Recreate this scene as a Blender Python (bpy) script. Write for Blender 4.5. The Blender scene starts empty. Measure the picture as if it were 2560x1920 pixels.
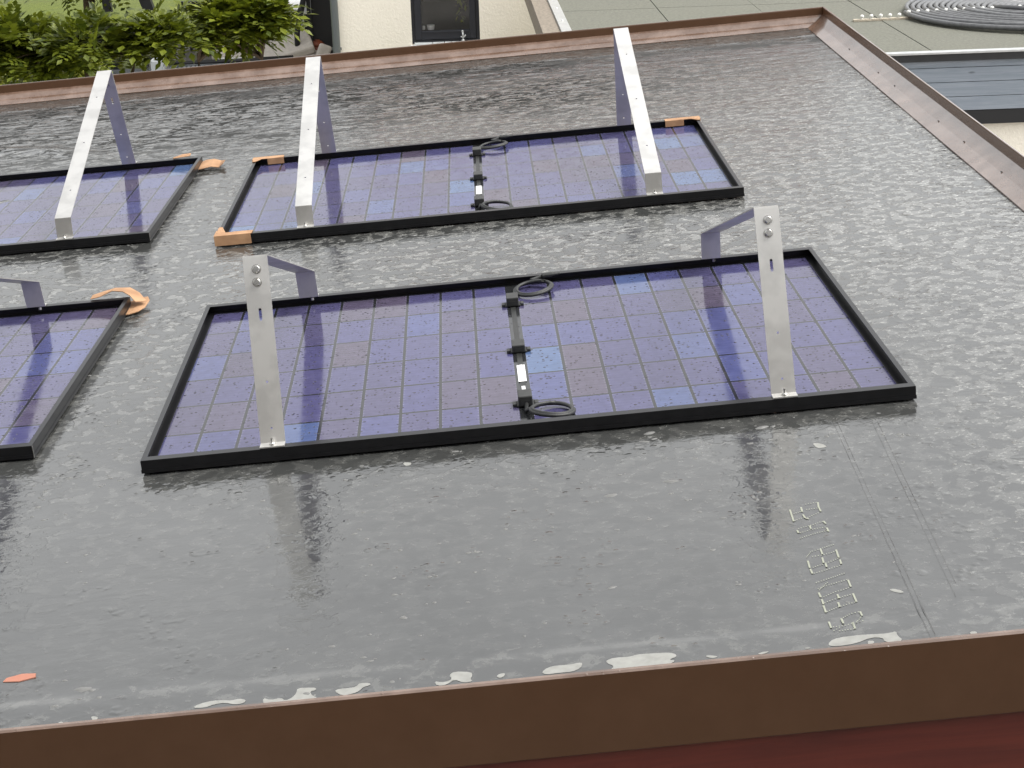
import bpy, bmesh, math, random
from mathutils import Matrix, Vector, noise
random.seed(7)
R_ = math.radians
sc = bpy.context.scene
C = sc.collection
# ---------------------------------------------------------------- camera, sky, sun, exposure
ROOF_TILT = R_(-3.4)                      # the flat roof falls 3.4 degrees towards its left side
G = Matrix.Rotation(ROOF_TILT, 4, 'Y')
cd = bpy.data.cameras.new('camera'); cam = bpy.data.objects.new('camera', cd); C.objects.link(cam)
cd.sensor_width = 36.0; cd.lens = 4243.63/2560*36.0; cd.clip_start = .05; cd.clip_end = 1500
Rm = Matrix(((0.9953342, 0.00574975, 0.09631604), (-0.03900969, 0.93698194, 0.34719315), (-0.08825012, -0.34933048, 0.93283446)))
rt, fw, up = Rm.col[0], Rm.col[1], Rm.col[2]
M3 = Matrix((rt, up, -fw)).transposed()
cam.matrix_world = G @ (Matrix.Translation((.81142, -3.481268, 1.394392)) @ M3.to_4x4())
sc.camera = cam

SUN_EL, SUN_AZ = 58.0, 98.0               # azimuth clockwise from +Y
w = bpy.data.worlds.new('World'); sc.world = w; w.use_nodes = True
nt = w.node_tree; nt.nodes.clear()
sky = nt.nodes.new('ShaderNodeTexSky'); sky.sky_type = 'NISHITA'; sky.sun_disc = False
sky.sun_elevation = R_(SUN_EL); sky.sun_rotation = R_(SUN_AZ); sky.air_density = 1.6; sky.dust_density = 4.5
hs = nt.nodes.new('ShaderNodeHueSaturation'); hs.inputs['Saturation'].default_value = .07
# broken overcast: darker and lighter banks of cloud
tc = nt.nodes.new('ShaderNodeTexCoord'); nz = nt.nodes.new('ShaderNodeTexNoise'); nz.inputs['Scale'].default_value = 2.3; nz.inputs['Detail'].default_value = 5
mr = nt.nodes.new('ShaderNodeMapRange'); mr.inputs[1].default_value = .3; mr.inputs[2].default_value = .7; mr.inputs[3].default_value = .75; mr.inputs[4].default_value = 1.3
mx = nt.nodes.new('ShaderNodeVectorMath'); mx.operation = 'SCALE'
bg = nt.nodes.new('ShaderNodeBackground'); bg.inputs['Strength'].default_value = .15
wo = nt.nodes.new('ShaderNodeOutputWorld')
L_ = nt.links.new
L_(sky.outputs[0], hs.inputs['Color']); L_(hs.outputs[0], mx.inputs[0]); L_(tc.outputs['Generated'], nz.inputs['Vector'])
L_(nz.outputs[0], mr.inputs[0]); L_(mr.outputs[0], mx.inputs['Scale']); L_(mx.outputs[0], bg.inputs[0]); L_(bg.outputs[0], wo.inputs[0])
sd = bpy.data.lights.new('sun', 'SUN'); sd.energy = .9; sd.angle = R_(28); sd.color = (1, .94, .86)
sun = bpy.data.objects.new('sun', sd); C.objects.link(sun)
sun.rotation_euler = (R_(90-SUN_EL), 0, R_(180-SUN_AZ))
sc.view_settings.view_transform = 'Standard'; sc.view_settings.look = 'None'; sc.view_settings.gamma = 1
sc.view_settings.exposure = .97
sc.render.engine = 'CYCLES'

# ---------------------------------------------------------------- material helper
class NT:
    def __init__(s, name):
        s.m = bpy.data.materials.new(name); s.m.use_nodes = True; s.t = s.m.node_tree; s.t.nodes.clear()
        s.out = s.t.nodes.new('ShaderNodeOutputMaterial'); s.b = s.t.nodes.new('ShaderNodeBsdfPrincipled')
        s.t.links.new(s.b.outputs[0], s.out.inputs[0]); s.tc = s.t.nodes.new('ShaderNodeTexCoord')
    def n(s, typ, ins=None, **kw):
        o = s.t.nodes.new(typ)
        for k, v in kw.items(): setattr(o, k, v)
        for k, v in (ins or {}).items(): s.set(o.inputs[k], v)
        return o
    def set(s, sock, v):
        if hasattr(v, 'is_output'): s.t.links.new(v, sock)
        else:
            if isinstance(v, (tuple, list)) and len(v) == 3 and sock.type == 'RGBA': v = (*v, 1)
            sock.default_value = v
    def p(s, **kw):
        for k, v in kw.items(): s.set(s.b.inputs[k.replace('_', ' ')], v)
        return s
    def obj(s): return s.tc.outputs['Object']
    def map(s, scale=(1, 1, 1), rot=(0, 0, 0), loc=(0, 0, 0), vec=None):
        return s.n('ShaderNodeMapping', {0: vec or s.obj(), 'Scale': scale, 'Rotation': rot, 'Location': loc}).outputs[0]
    def noise(s, scale, detail=4, rough=.55, vec=None, dist=0):
        return s.n('ShaderNodeTexNoise', {'Vector': vec or s.obj(), 'Scale': scale, 'Detail': detail, 'Roughness': rough, 'Distortion': dist}).outputs[0]
    def vor(s, scale, feat='F1', vec=None, rnd=1):
        return s.n('ShaderNodeTexVoronoi', {'Vector': vec or s.obj(), 'Scale': scale, 'Randomness': rnd}, feature=feat)
    def rng(s, v, a, b, c=0, d=1, smooth=False):
        o = s.n('ShaderNodeMapRange', {0: v, 1: a, 2: b, 3: c, 4: d}); o.clamp = True
        if smooth: o.interpolation_type = 'SMOOTHSTEP'
        return o.outputs[0]
    def math(s, op, a, b=0, c=0): return s.n('ShaderNodeMath', {0: a, 1: b, 2: c}, operation=op).outputs[0]
    def mix(s, f, a, b):
        o = s.n('ShaderNodeMix', data_type='RGBA'); s.set(o.inputs[0], f); s.set(o.inputs[6], a); s.set(o.inputs[7], b); return o.outputs[2]
    def bump(s, h, st=.3, dist=.01, nrm=None):
        o = s.n('ShaderNodeBump', {'Height': h, 'Strength': st, 'Distance': dist})
        if nrm: s.set(o.inputs['Normal'], nrm)
        return o.outputs[0]
    def sep(s, v=None):
        return s.n('ShaderNodeSeparateXYZ', {0: v or s.obj()}).outputs

def simple(name, col, rough=.6, metal=0, spec=.5, nscale=0, namt=.15, bump=0, bdist=.002):
    t = NT(name)
    if nscale:
        nn = t.noise(nscale, 5)
        f = t.rng(nn, .3, .7)
        col = t.mix(f, tuple(c*(1-namt) for c in col), tuple(min(1, c*(1+namt)) for c in col))
        if bump: t.p(Normal=t.bump(nn, bump, bdist))
    t.p(Base_Color=col, Roughness=rough, Metallic=metal, Specular_IOR_Level=spec)
    return t.m

# ---------------------------------------------------------------- mesh helpers
def finish(name, bm, mat, parent=None, smooth=False, recalc=True):
    me = bpy.data.meshes.new(name)
    if recalc: bmesh.ops.recalc_face_normals(bm, faces=bm.faces[:])
    bm.to_mesh(me); bm.free()
    if isinstance(mat, (list, tuple)):
        for m in mat: me.materials.append(m)
    else: me.materials.append(mat)
    if smooth:
        for f in me.polygons: f.use_smooth = True
    o = bpy.data.objects.new(name, me); C.objects.link(o); o.parent = parent
    return o
def B(): return bmesh.new()
def box(bm, x0, x1, y0, y1, z0, z1, mat=None, bev=0, mi=0):
    vs = [bm.verts.new((x, y, z)) for x in (x0, x1) for y in (y0, y1) for z in (z0, z1)]
    if mat: 
        for v in vs: v.co = mat @ v.co
    F = [(0, 1, 3, 2), (4, 6, 7, 5), (0, 4, 5, 1), (2, 3, 7, 6), (0, 2, 6, 4), (1, 5, 7, 3)]
    fs = [bm.faces.new([vs[i] for i in f]) for f in F]
    for f in fs: f.material_index = mi
    if bev:
        bmesh.ops.bevel(bm, geom=list({e for f in fs for e in f.edges}), offset=bev, segments=2, affect='EDGES', profile=.5)
def poly_prism(bm, pts, z0, z1):
    a = [bm.verts.new((x, y, z0)) for x, y in pts]; b = [bm.verts.new((x, y, z1)) for x, y in pts]
    n = len(pts); bm.faces.new(b); bm.faces.new(a[::-1])
    for i in range(n): bm.faces.new((a[i], a[(i+1) % n], b[(i+1) % n], b[i]))
def tube(bm, pts, r, seg=8, closed=False, radii=None, caps=True):
    pts = [Vector(p) for p in pts]; n = len(pts); rings = []
    prev = None
    for i, p in enumerate(pts):
        a = pts[i-1] if (i > 0 or closed) else p; b = pts[(i+1) % n] if (i < n-1 or closed) else p
        t = (b-a).normalized()
        if prev is None:
            u = t.orthogonal().normalized()
        else:
            u = (prev - t*prev.dot(t)).normalized()
        prev = u; v = t.cross(u); rr = radii[i] if radii else r
        rings.append([bm.verts.new(p + u*math.cos(k*2*math.pi/seg)*rr + v*math.sin(k*2*math.pi/seg)*rr) for k in range(seg)])
    for i in range(n-1 + (1 if closed else 0)):
        A, Bq = rings[i], rings[(i+1) % n]
        for k in range(seg): bm.faces.new((A[k], A[(k+1) % seg], Bq[(k+1) % seg], Bq[k]))
    if not closed and caps: bm.faces.new(rings[0][::-1]); bm.faces.new(rings[-1])
def cyl(bm, c, ax, r, h, seg=16, r2=None):
    c = Vector(c); ax = Vector(ax).normalized(); tube(bm, [c, c+ax*h], r, seg, radii=[r, r if r2 is None else r2])
def empty(name, loc=(0, 0, 0), rz=0):
    o = bpy.data.objects.new(name, None); C.objects.link(o); o.location = loc; o.rotation_euler = (0, 0, rz); o.empty_display_size = .1
    return o
def tag(o, label=None, cat=None, group=None, kind=None):
    if label: o['label'] = label
    if cat: o['category'] = cat
    if group: o['group'] = group
    if kind: o['kind'] = kind
    return o
ON_ROOF = []
def on_roof(o): ON_ROOF.append(o); return o

# outlines on the membrane, in metres
PATCH = [[(0.251,-1.025),(0.262,-1.014),(0.283,-1.008),(0.301,-1.01),(0.315,-1.014),(0.328,-1.01),(0.34,-1.017),(0.338,-1.026),(0.323,-1.029),(0.306,-1.019),(0.289,-1.02),(0.272,-1.029)],[(0.367,-1.015),(0.381,-1.025),(0.398,-1.02),(0.406,-1.031),(0.417,-1.023),(0.423,-1.01),(0.423,-0.995),(0.441,-0.996),(0.455,-0.999),(0.455,-1.007),(0.445,-1.009),(0.45,-1.023),(0.459,-1.03),(0.453,-1.038),(0.432,-1.04),(0.413,-1.042),(0.382,-1.042),(0.372,-1.04)],[(0.486,-1.016),(0.493,-1.01),(0.516,-1.011),(0.524,-1.006),(0.527,-0.998),(0.545,-1.001),(0.546,-1.008),(0.534,-1.012),(0.528,-1.024),(0.517,-1.03),(0.5,-1.033)],[(0.652,-1.016),(0.665,-1.022),(0.675,-1.02),(0.682,-1.014),(0.677,-1.001),(0.685,-0.99),(0.714,-0.997),(0.716,-1.009),(0.712,-1.019),(0.716,-1.028),(0.7,-1.03),(0.686,-1.016),(0.673,-1.031),(0.657,-1.032)],[(0.755,-1.02),(0.761,-1.012),(0.77,-1.012),(0.769,-1.021),(0.761,-1.027)],[(0.083,-1.021),(0.088,-1.02),(0.096,-1.024),(0.095,-1.034),(0.092,-1.041),(0.087,-1.038),(0.088,-1.031)],[(0.031,-1.028),(0.037,-1.027),(0.043,-1.038),(0.039,-1.044),(0.034,-1.038)],[(0.83,-1.021),(0.841,-1.007),(0.857,-1.003),(0.878,-1.005),(0.894,-1.001),(0.9,-1.004),(0.895,-1.02),(0.88,-1.029),(0.859,-1.028),(0.837,-1.03)],[(0.94,-1.002),(0.954,-0.996),(0.981,-0.998),(0.99,-0.992),(1.021,-0.994),(1.044,-0.996),(1.055,-1.003),(1.056,-1.012),(1.041,-1.02),(1.054,-1.025),(1.035,-1.037),(1.0,-1.037),(0.961,-1.037),(0.943,-1.035),(0.951,-1.023),(0.939,-1.011)],[(1.102,-1.018),(1.112,-1.018),(1.123,-1.024),(1.118,-1.028),(1.107,-1.026)],[(1.188,-1.028),(1.197,-1.024),(1.209,-1.024),(1.202,-1.029),(1.192,-1.032)],[(1.307,-1.018),(1.318,-1.005),(1.339,-1.001),(1.37,-1.001),(1.397,-1.004),(1.413,-1.004),(1.425,-1.0),(1.423,-1.014),(1.429,-1.032),(1.413,-1.036),(1.398,-1.031),(1.398,-1.017),(1.379,-1.013),(1.352,-1.027),(1.324,-1.03),(1.308,-1.027)],[(1.371,-1.023),(1.382,-1.024),(1.38,-1.033),(1.37,-1.035)],[(1.54,-1.027),(1.548,-1.024),(1.553,-1.03),(1.545,-1.036),(1.54,-1.033)],[(1.267,-1.024),(1.275,-1.024),(1.275,-1.027),(1.268,-1.028)],[(1.45,-0.851),(1.458,-0.85),(1.469,-0.86),(1.472,-0.869),(1.465,-0.869),(1.454,-0.86)],[(1.453,-0.181),(1.463,-0.181),(1.474,-0.191),(1.479,-0.209),(1.468,-0.21),(1.457,-0.208)],[(0.579,-0.071),(0.586,-0.066),(0.599,-0.071),(0.596,-0.085),(0.586,-0.087)]]
BARS = [[(1.345,-0.493),(1.342,-0.546)],[(1.368,-0.487),(1.366,-0.508)],[(1.365,-0.52),(1.366,-0.535),(1.372,-0.542)],[(1.404,-0.472),(1.401,-0.492),(1.401,-0.514)],[(1.368,-0.571),(1.367,-0.585)],[(1.397,-0.557),(1.399,-0.569)],[(1.397,-0.587),(1.397,-0.604)],[(1.341,-0.586),(1.341,-0.598)],[(1.367,-0.672),(1.366,-0.694)],[(1.394,-0.681),(1.392,-0.713)],[(1.392,-0.722),(1.391,-0.739)],[(1.335,-0.714),(1.333,-0.742)],[(1.333,-0.746),(1.333,-0.765)],[(1.363,-0.707),(1.361,-0.728)],[(1.364,-0.731),(1.363,-0.745)],[(1.389,-0.802),(1.388,-0.828)],[(1.329,-0.838),(1.329,-0.856)],[(1.329,-0.864),(1.328,-0.883)],[(1.327,-0.887),(1.326,-0.912)],[(1.359,-0.851),(1.359,-0.866)],[(1.354,-0.881),(1.353,-0.897)],[(1.386,-0.854),(1.385,-0.885)],[(1.383,-0.92),(1.383,-0.935)],[(1.347,-0.937),(1.346,-0.957)],[(1.324,-0.944),(1.323,-0.968)],[(1.362,-0.955),(1.361,-0.979)]]
DOTS = [[(1.343,-0.544),(1.361,-0.534)],[(1.347,-0.514),(1.365,-0.505)],[(1.377,-0.476),(1.403,-0.471)],[(1.374,-0.5),(1.399,-0.498)],[(1.397,-0.518),(1.369,-0.536)],[(1.342,-0.582),(1.353,-0.575),(1.368,-0.571),(1.397,-0.557)],[(1.342,-0.599),(1.367,-0.588),(1.397,-0.583)],[(1.338,-0.621),(1.373,-0.605),(1.397,-0.599)],[(1.335,-0.701),(1.348,-0.679),(1.365,-0.672),(1.396,-0.658)],[(1.344,-0.7),(1.366,-0.697),(1.391,-0.687)],[(1.362,-0.731),(1.378,-0.723),(1.392,-0.715)],[(1.337,-0.742),(1.36,-0.732)],[(1.334,-0.765),(1.359,-0.756),(1.389,-0.743)],[(1.33,-0.802),(1.355,-0.791),(1.39,-0.775)],[(1.329,-0.824),(1.35,-0.814),(1.389,-0.8)],[(1.331,-0.83),(1.343,-0.815),(1.353,-0.802)],[(1.332,-0.857),(1.356,-0.842),(1.386,-0.83)],[(1.329,-0.878),(1.359,-0.864),(1.387,-0.854)],[(1.327,-0.91),(1.353,-0.896),(1.384,-0.885)],[(1.349,-0.936),(1.365,-0.924),(1.383,-0.92)],[(1.367,-0.957),(1.377,-0.944),(1.381,-0.937)],[(1.366,-0.958),(1.383,-0.951)],[(1.325,-0.965),(1.345,-0.965),(1.362,-0.959)],[(1.323,-0.979),(1.339,-0.969)],[(1.332,-0.981),(1.361,-0.979)]]
# ================================================================ materials
def m_membrane():
    t = NT('wet_roof_membrane')
    x, y, z = t.sep()
    A = lambda a, c: t.math('MULTIPLY', a, c)
    big = t.noise(1.1, 3, .5)
    mid = t.noise(7, 5, .6)
    blot = t.noise(24, 5, .62, vec=t.map((1, 1.15, 1)), dist=.35)
    fine = t.noise(75, 4, .6, vec=t.map((1, 1.3, 1)))
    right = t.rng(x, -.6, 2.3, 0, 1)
    # how strongly rain beads, dust and sky sheen painted into the colour mottle the sheet: weak in front, strong in the middle and on the right
    zone = t.math('MULTIPLY', t.math('MAXIMUM', t.rng(y, -.75, 1.6, .10, 1, True), A(t.rng(x, 1.35, 2.1, 0, .75, True), 1)), t.rng(y, 4.7, 3.3, .35, 1, True))
    base = t.mix(t.rng(t.math('ADD', A(big, .7), A(mid, .45)), .42, .75), (.034, .035, .034), (.052, .053, .051))
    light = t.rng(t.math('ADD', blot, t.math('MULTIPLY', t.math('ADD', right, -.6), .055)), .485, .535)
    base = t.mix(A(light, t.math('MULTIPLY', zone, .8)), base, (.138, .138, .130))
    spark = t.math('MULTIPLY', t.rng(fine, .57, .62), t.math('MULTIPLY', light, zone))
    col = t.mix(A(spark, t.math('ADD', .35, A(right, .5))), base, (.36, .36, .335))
    # thin water rills toward the far edge, their dark reflections painted into the colour
    far = t.math('MULTIPLY', t.rng(y, 2.3, 4.0, 0, 1, True), t.rng(x, 2.3, 1.2, .45, 1))
    rill = t.noise(1.0, 6, .66, vec=t.map((4.2, 13, 1)), dist=1.3)
    rl = t.rng(t.math('ABSOLUTE', t.math('SUBTRACT', rill, .5)), .040, .022)
    sp = t.rng(t.noise(1, 5, .65, vec=t.map((11, 21, 1)), dist=1.0), .52, .56)
    dark = t.math('MULTIPLY', t.math('MAXIMUM', rl, sp), t.math('MULTIPLY', far, t.rng(t.math('SUBTRACT', big, A(x, .035)), .25, .50, .6, 1)))
    strip = t.math('GREATER_THAN', y, 4.77)
    edge = t.math('MULTIPLY', t.rng(t.math('ABSOLUTE', t.math('SUBTRACT', y, 4.66)), .16, .05), t.rng(mid, .35, .55))
    col = t.mix(A(t.math('MULTIPLY', t.math('MAXIMUM', dark, A(edge, .8)), t.math('SUBTRACT', 1, strip)), .85), col, (.012, .012, .011))
    near = t.math('MULTIPLY', t.rng(t.math('ABSOLUTE', t.math('ADD', y, .955)), .016, .004), t.rng(mid, .40, .6))
    col = t.mix(A(near, .5), col, (.12, .12, .115))
    lip = t.math('MULTIPLY', t.math('LESS_THAN', y, -.93), t.rng(blot, .55, .60))
    col = t.mix(A(lip, .30), col, (.13, .13, .12))
    rough = t.math('ADD', t.rng(mid, .35, .65, .045, .11), t.math('MULTIPLY', A(light, .06), zone))
    amp = t.math('ADD', .10, A(zone, .30))
    b1 = t.n('ShaderNodeBump', {'Height': t.noise(1, 3, .5, vec=t.map((11, 24, 1)), dist=.4), 'Strength': t.math('ADD', .22, A(far, .3)), 'Distance': .005}).outputs[0]
    b2 = t.n('ShaderNodeBump', {'Height': t.math('ADD', A(light, .6), A(fine, .5)), 'Strength': amp, 'Distance': .0022, 'Normal': b1}).outputs[0]
    v = t.vor(48, 'SMOOTH_F1')
    drop = t.math('MULTIPLY', t.rng(v.outputs[0], .40, .12, 0, 1, True), t.rng(t.noise(6, 3), .54, .60))
    b3 = t.bump(drop, .32, .0035, nrm=b2)
    dk = t.math('MULTIPLY', t.math('MAXIMUM', dark, A(edge, .8)), t.math('SUBTRACT', 1, strip))
    rough = t.math('ADD', rough, A(dk, .3))
    t.p(Base_Color=col, Roughness=rough, IOR=t.math('SUBTRACT', 1.6, A(dk, .57)), Specular_IOR_Level=.95, Normal=b3)
    return t.m
def m_glass_cells(seed):
    t = NT('solar_cells_wet_glass')
    x, y, z = t.sep()
    pc, pr, cs = .0928, .1838, .0125
    s = t.math('GREATER_THAN', x, .861)                                   # side of the centre strip
    xl = t.math('SUBTRACT', x, t.math('MULTIPLY', s, .861 + cs))          # right half starts after strip
    x0 = .861 - cs - 9*pc
    xl = t.math('SUBTRACT', xl, t.math('MULTIPLY', t.math('SUBTRACT', 1, s), x0))
    cx = t.math('DIVIDE', xl, pc); cy = t.math('DIVIDE', t.math('SUBTRACT', y, (1.134-6*pr)/2), pr)
    ix = t.math('FLOOR', cx); iy = t.math('FLOOR', cy); fx = t.math('FRACT', cx); fy = t.math('FRACT', cy)
    dx = t.math('MULTIPLY', t.math('MINIMUM', fx, t.math('SUBTRACT', 1, fx)), pc)
    dy = t.math('MULTIPLY', t.math('MINIMUM', fy, t.math('SUBTRACT', 1, fy)), pr)
    strip = t.math('LESS_THAN', t.math('ABSOLUTE', t.math('SUBTRACT', x, .861)), cs)
    gap = t.math('MAXIMUM', t.math('MAXIMUM', t.math('LESS_THAN', dx, .0036), t.math('LESS_THAN', dy, .0038)), strip)
    gap = t.math('MAXIMUM', gap, t.math('GREATER_THAN', t.math('ABSOLUTE', t.math('SUBTRACT', x, .861)), cs + 9*pc))
    ident = t.n('ShaderNodeCombineXYZ', {0: t.math('ADD', ix, t.math('MULTIPLY', s, 31)), 1: iy, 2: seed}).outputs[0]
    wn = t.n('ShaderNodeTexWhiteNoise', {0: ident}, noise_dimensions='3D')
    rv = wn.outputs[0]
    cr = t.n('ShaderNodeValToRGB', {0: rv}); r = cr.color_ramp; r.interpolation = 'LINEAR'
    r.elements[0].position = 0; r.elements[0].color = (.070, .057, .085, 1)
    r.elements[1].position = 1; r.elements[1].color = (.064, .105, .205, 1)
    for p, c in ((.10, (.064, .055, .098)), (.22, (.058, .053, .112)), (.72, (.057, .056, .135)), (.90, (.058, .067, .165))):
        e = r.elements.new(p); e.color = (*c, 1)
    # busbar wires and the crystalline mottling of the wafer
    bus = t.math('LESS_THAN', t.math('ABSOLUTE', t.math('SUBTRACT', t.math('FRACT', t.math('MULTIPLY', cy, 11)), .5)), .045)
    tick = t.rng(dx, .009, .005)
    cell = t.mix(t.math('MULTIPLY', bus, t.math('ADD', .05, t.math('MULTIPLY', tick, .30))), cr.outputs[0], (.42, .42, .5))
    cell = t.mix(t.math('MULTIPLY', t.rng(dx, .006, .0035), .07), cell, (.26, .27, .36))
    mot = t.rng(t.noise(38, 4, .6), .3, .7, .84, 1.13)
    cell = t.n('ShaderNodeVectorMath', {0: cell, 'Scale': mot}, operation='SCALE').outputs[0]
    col = t.mix(gap, cell, (.018, .019, .020))
    # rain drops standing on the glass
    v = t.vor(88, 'F1'); d = v.outputs[0]
    keep = t.math('GREATER_THAN', t.sep(v.outputs[1])[0], .38)
    size = t.math('ADD', .15, t.math('MULTIPLY', t.math('POWER', t.sep(v.outputs[1])[1], 2), .27))
    drop = t.math('MULTIPLY', keep, t.rng(t.math('DIVIDE', d, size), 1.0, .75))
    col = t.mix(t.math('MULTIPLY', drop, .8), col, (.006, .005, .012))
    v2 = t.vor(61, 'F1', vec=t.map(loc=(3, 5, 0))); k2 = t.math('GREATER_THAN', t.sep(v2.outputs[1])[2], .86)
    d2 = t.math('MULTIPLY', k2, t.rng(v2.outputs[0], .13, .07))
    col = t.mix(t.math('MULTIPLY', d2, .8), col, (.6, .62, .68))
    h = t.math('MULTIPLY', keep, t.rng(t.math('DIVIDE', d, size), 1.0, 0, 0, 1, True))
    film = t.noise(25, 3)
    t.p(Base_Color=col, Roughness=t.rng(film, .3, .7, .05, .16), IOR=1.45, Specular_IOR_Level=.5,
        Normal=t.bump(film, .05, .002, nrm=t.bump(h, .35, .0016)))
    return t.m
def m_trim():
    t = NT('brown_coated_edging')
    wet = t.noise(14, 5, .6); dr = t.vor(120, 'F1')
    drop = t.math('MULTIPLY', t.rng(dr.outputs[0], .34, .1, 0, 1, True), t.math('GREATER_THAN', t.sep(dr.outputs[1])[0], .6))
    col = t.mix(t.rng(wet, .35, .7), (.088, .044, .023), (.098, .050, .027))
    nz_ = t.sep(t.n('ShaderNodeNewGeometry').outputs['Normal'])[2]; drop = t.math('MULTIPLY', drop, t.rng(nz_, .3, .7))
    painted_sheen = t.math('MULTIPLY', t.math('MULTIPLY', t.rng(t.noise(1, 5, .6, vec=t.map((9, 9, 9))), .42, .66), .30), t.rng(nz_, .3, .7))  # pale sky sheen of the wet flange, painted on upward faces
    col = t.mix(painted_sheen, col, (.36, .26, .21))
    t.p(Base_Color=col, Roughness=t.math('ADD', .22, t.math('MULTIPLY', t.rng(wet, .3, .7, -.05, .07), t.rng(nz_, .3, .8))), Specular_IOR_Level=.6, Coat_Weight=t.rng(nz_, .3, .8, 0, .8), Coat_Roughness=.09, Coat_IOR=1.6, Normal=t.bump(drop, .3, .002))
    return t.m
def m_alu(name, col, rough, metal=1):
    t = NT(name)
    st = t.noise(1, 4, .6, vec=t.map((30, 30, 260)))
    sm = t.noise(13, 4, .5)
    c = t.mix(t.math('MULTIPLY', t.rng(sm, .45, .62), .75), col, tuple(q*.80 for q in col))
    t.p(Base_Color=c, Metallic=metal*.8, Roughness=t.rng(st, .2, .8, rough*.9, rough*1.1), Normal=t.bump(sm, .03, .001))
    return t.m
def m_wood_red():
    t = NT('red_stained_boards')
    g = t.noise(1, 6, .65, vec=t.map((1.3, 8, 24)), dist=1.6)
    k = t.vor(3.2, 'F1', vec=t.map((1, 1, 3)))
    ring = t.math('SINE', t.math('MULTIPLY', k.outputs[0], 60))
    f = t.math('ADD', t.math('MULTIPLY', g, .9), t.math('MULTIPLY', t.math('MULTIPLY', ring, t.rng(k.outputs[0], .16, .0)), .25))
    col = t.mix(t.rng(f, .3, .7), (.085, .014, .009), (.15, .026, .015))
    t.p(Base_Color=col, Roughness=.5, Normal=t.bump(f, .3, .002)); return t.m
def m_slat_grey():
    t = NT('grey_stained_boards')
    g = t.noise(1, 6, .65, vec=t.map((1.5, 8, 40)), dist=.8)
    kn = t.vor(2.4, 'F1', vec=t.map((1, 1, 3.2)))
    patch = t.rng(t.noise(3.1, 3), .55, .66)
    col = t.mix(t.rng(g, .3, .7), (.175, .21, .245), (.27, .30, .345))
    col = t.mix(t.math('MULTIPLY', t.rng(kn.outputs[0], .10, .05), .6), col, (.025, .03, .04))
    col = t.mix(t.math('MULTIPLY', patch, .35), col, (.2, .23, .28))
    t.p(Base_Color=col, Roughness=.5, Normal=t.bump(g, .2, .003)); return t.m
def m_bitumen():
    t = NT('green_grey_mineral_felt')
    a = t.noise(34, 5, .85); b = t.noise(2.6, 5, .7)
    col = t.mix(t.rng(a, .3, .7), (.065, .067, .053), (.185, .185, .150))
    col = t.mix(t.math('MULTIPLY', t.rng(b, .45, .7), .35), col, (.13, .13, .10))
    t.p(Base_Color=col, Roughness=.85, Normal=t.bump(a, .5, .004)); return t.m
def m_render():
    t = NT('cream_render')
    a = t.noise(26, 4, .6, dist=.6); b = t.noise(.7, 3)
    col = t.mix(t.rng(b, .3, .7), (.82, .77, .66), (.88, .83, .72))
    t.p(Base_Color=col, Roughness=.9, Normal=t.bump(a, .6, .012)); return t.m
def m_grass():
    t = NT('lawn')
    a = t.noise(9, 6, .7); b = t.noise(.35, 4)
    col = t.mix(t.rng(a, .3, .7), (.06, .085, .008), (.125, .15, .016))
    col = t.mix(t.math('MULTIPLY', t.rng(b, .4, .65), .5), col, (.09, .10, .03))
    t.p(Base_Color=col, Roughness=.95, Normal=t.bump(a, .8, .05)); return t.m
def m_leaf(name, c0, c1):
    t = NT(name)
    g = t.n('ShaderNodeNewGeometry')
    r = g.outputs['Random Per Island']
    n2 = t.noise(2.3, 3)
    f = t.math('ADD', t.math('MULTIPLY', r, .65), t.math('MULTIPLY', n2, .4))
    col = t.mix(t.rng(f, .1, .95), c0, c1)
    t.p(Base_Color=col, Roughness=.45, Specular_IOR_Level=.4)
    tr = t.n('ShaderNodeBsdfTranslucent', {0: col}); ms = t.n('ShaderNodeMixShader', {0: .28})
    t.t.links.new(t.b.outputs[0], ms.inputs[1]); t.t.links.new(tr.outputs[0], ms.inputs[2]); t.t.links.new(ms.outputs[0], t.out.inputs[0])
    return t.m
def m_card():
    t = NT('brown_cardboard')
    a = t.noise(1, 4, .6, vec=t.map((40, 40, 300))); b = t.noise(18, 3)
    col = t.mix(t.rng(b, .35, .65), (.30, .165, .085), (.43, .25, .135))
    t.p(Base_Color=col, Roughness=.8, Normal=t.bump(a, .25, .002)); return t.m
def m_label():
    t = NT('printed_label'); x, y, z = t.sep()
    ln = t.math('MULTIPLY', t.math('LESS_THAN', t.math('FRACT', t.math('MULTIPLY', y, 110)), .35), t.math('GREATER_THAN', t.noise(1, 2, .5, vec=t.map((260, 60, 1))), .5))
    t.p(Base_Color=t.mix(ln, (.8, .8, .78), (.25, .25, .25)), Roughness=.4); return t.m
def m_pale():
    t = NT('dried_pale_film'); a = t.noise(60, 4)
    t.p(Base_Color=t.mix(t.rng(a, .3, .7), (.21, .21, .195), (.28, .28, .262)), Roughness=.7); return t.m

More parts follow.
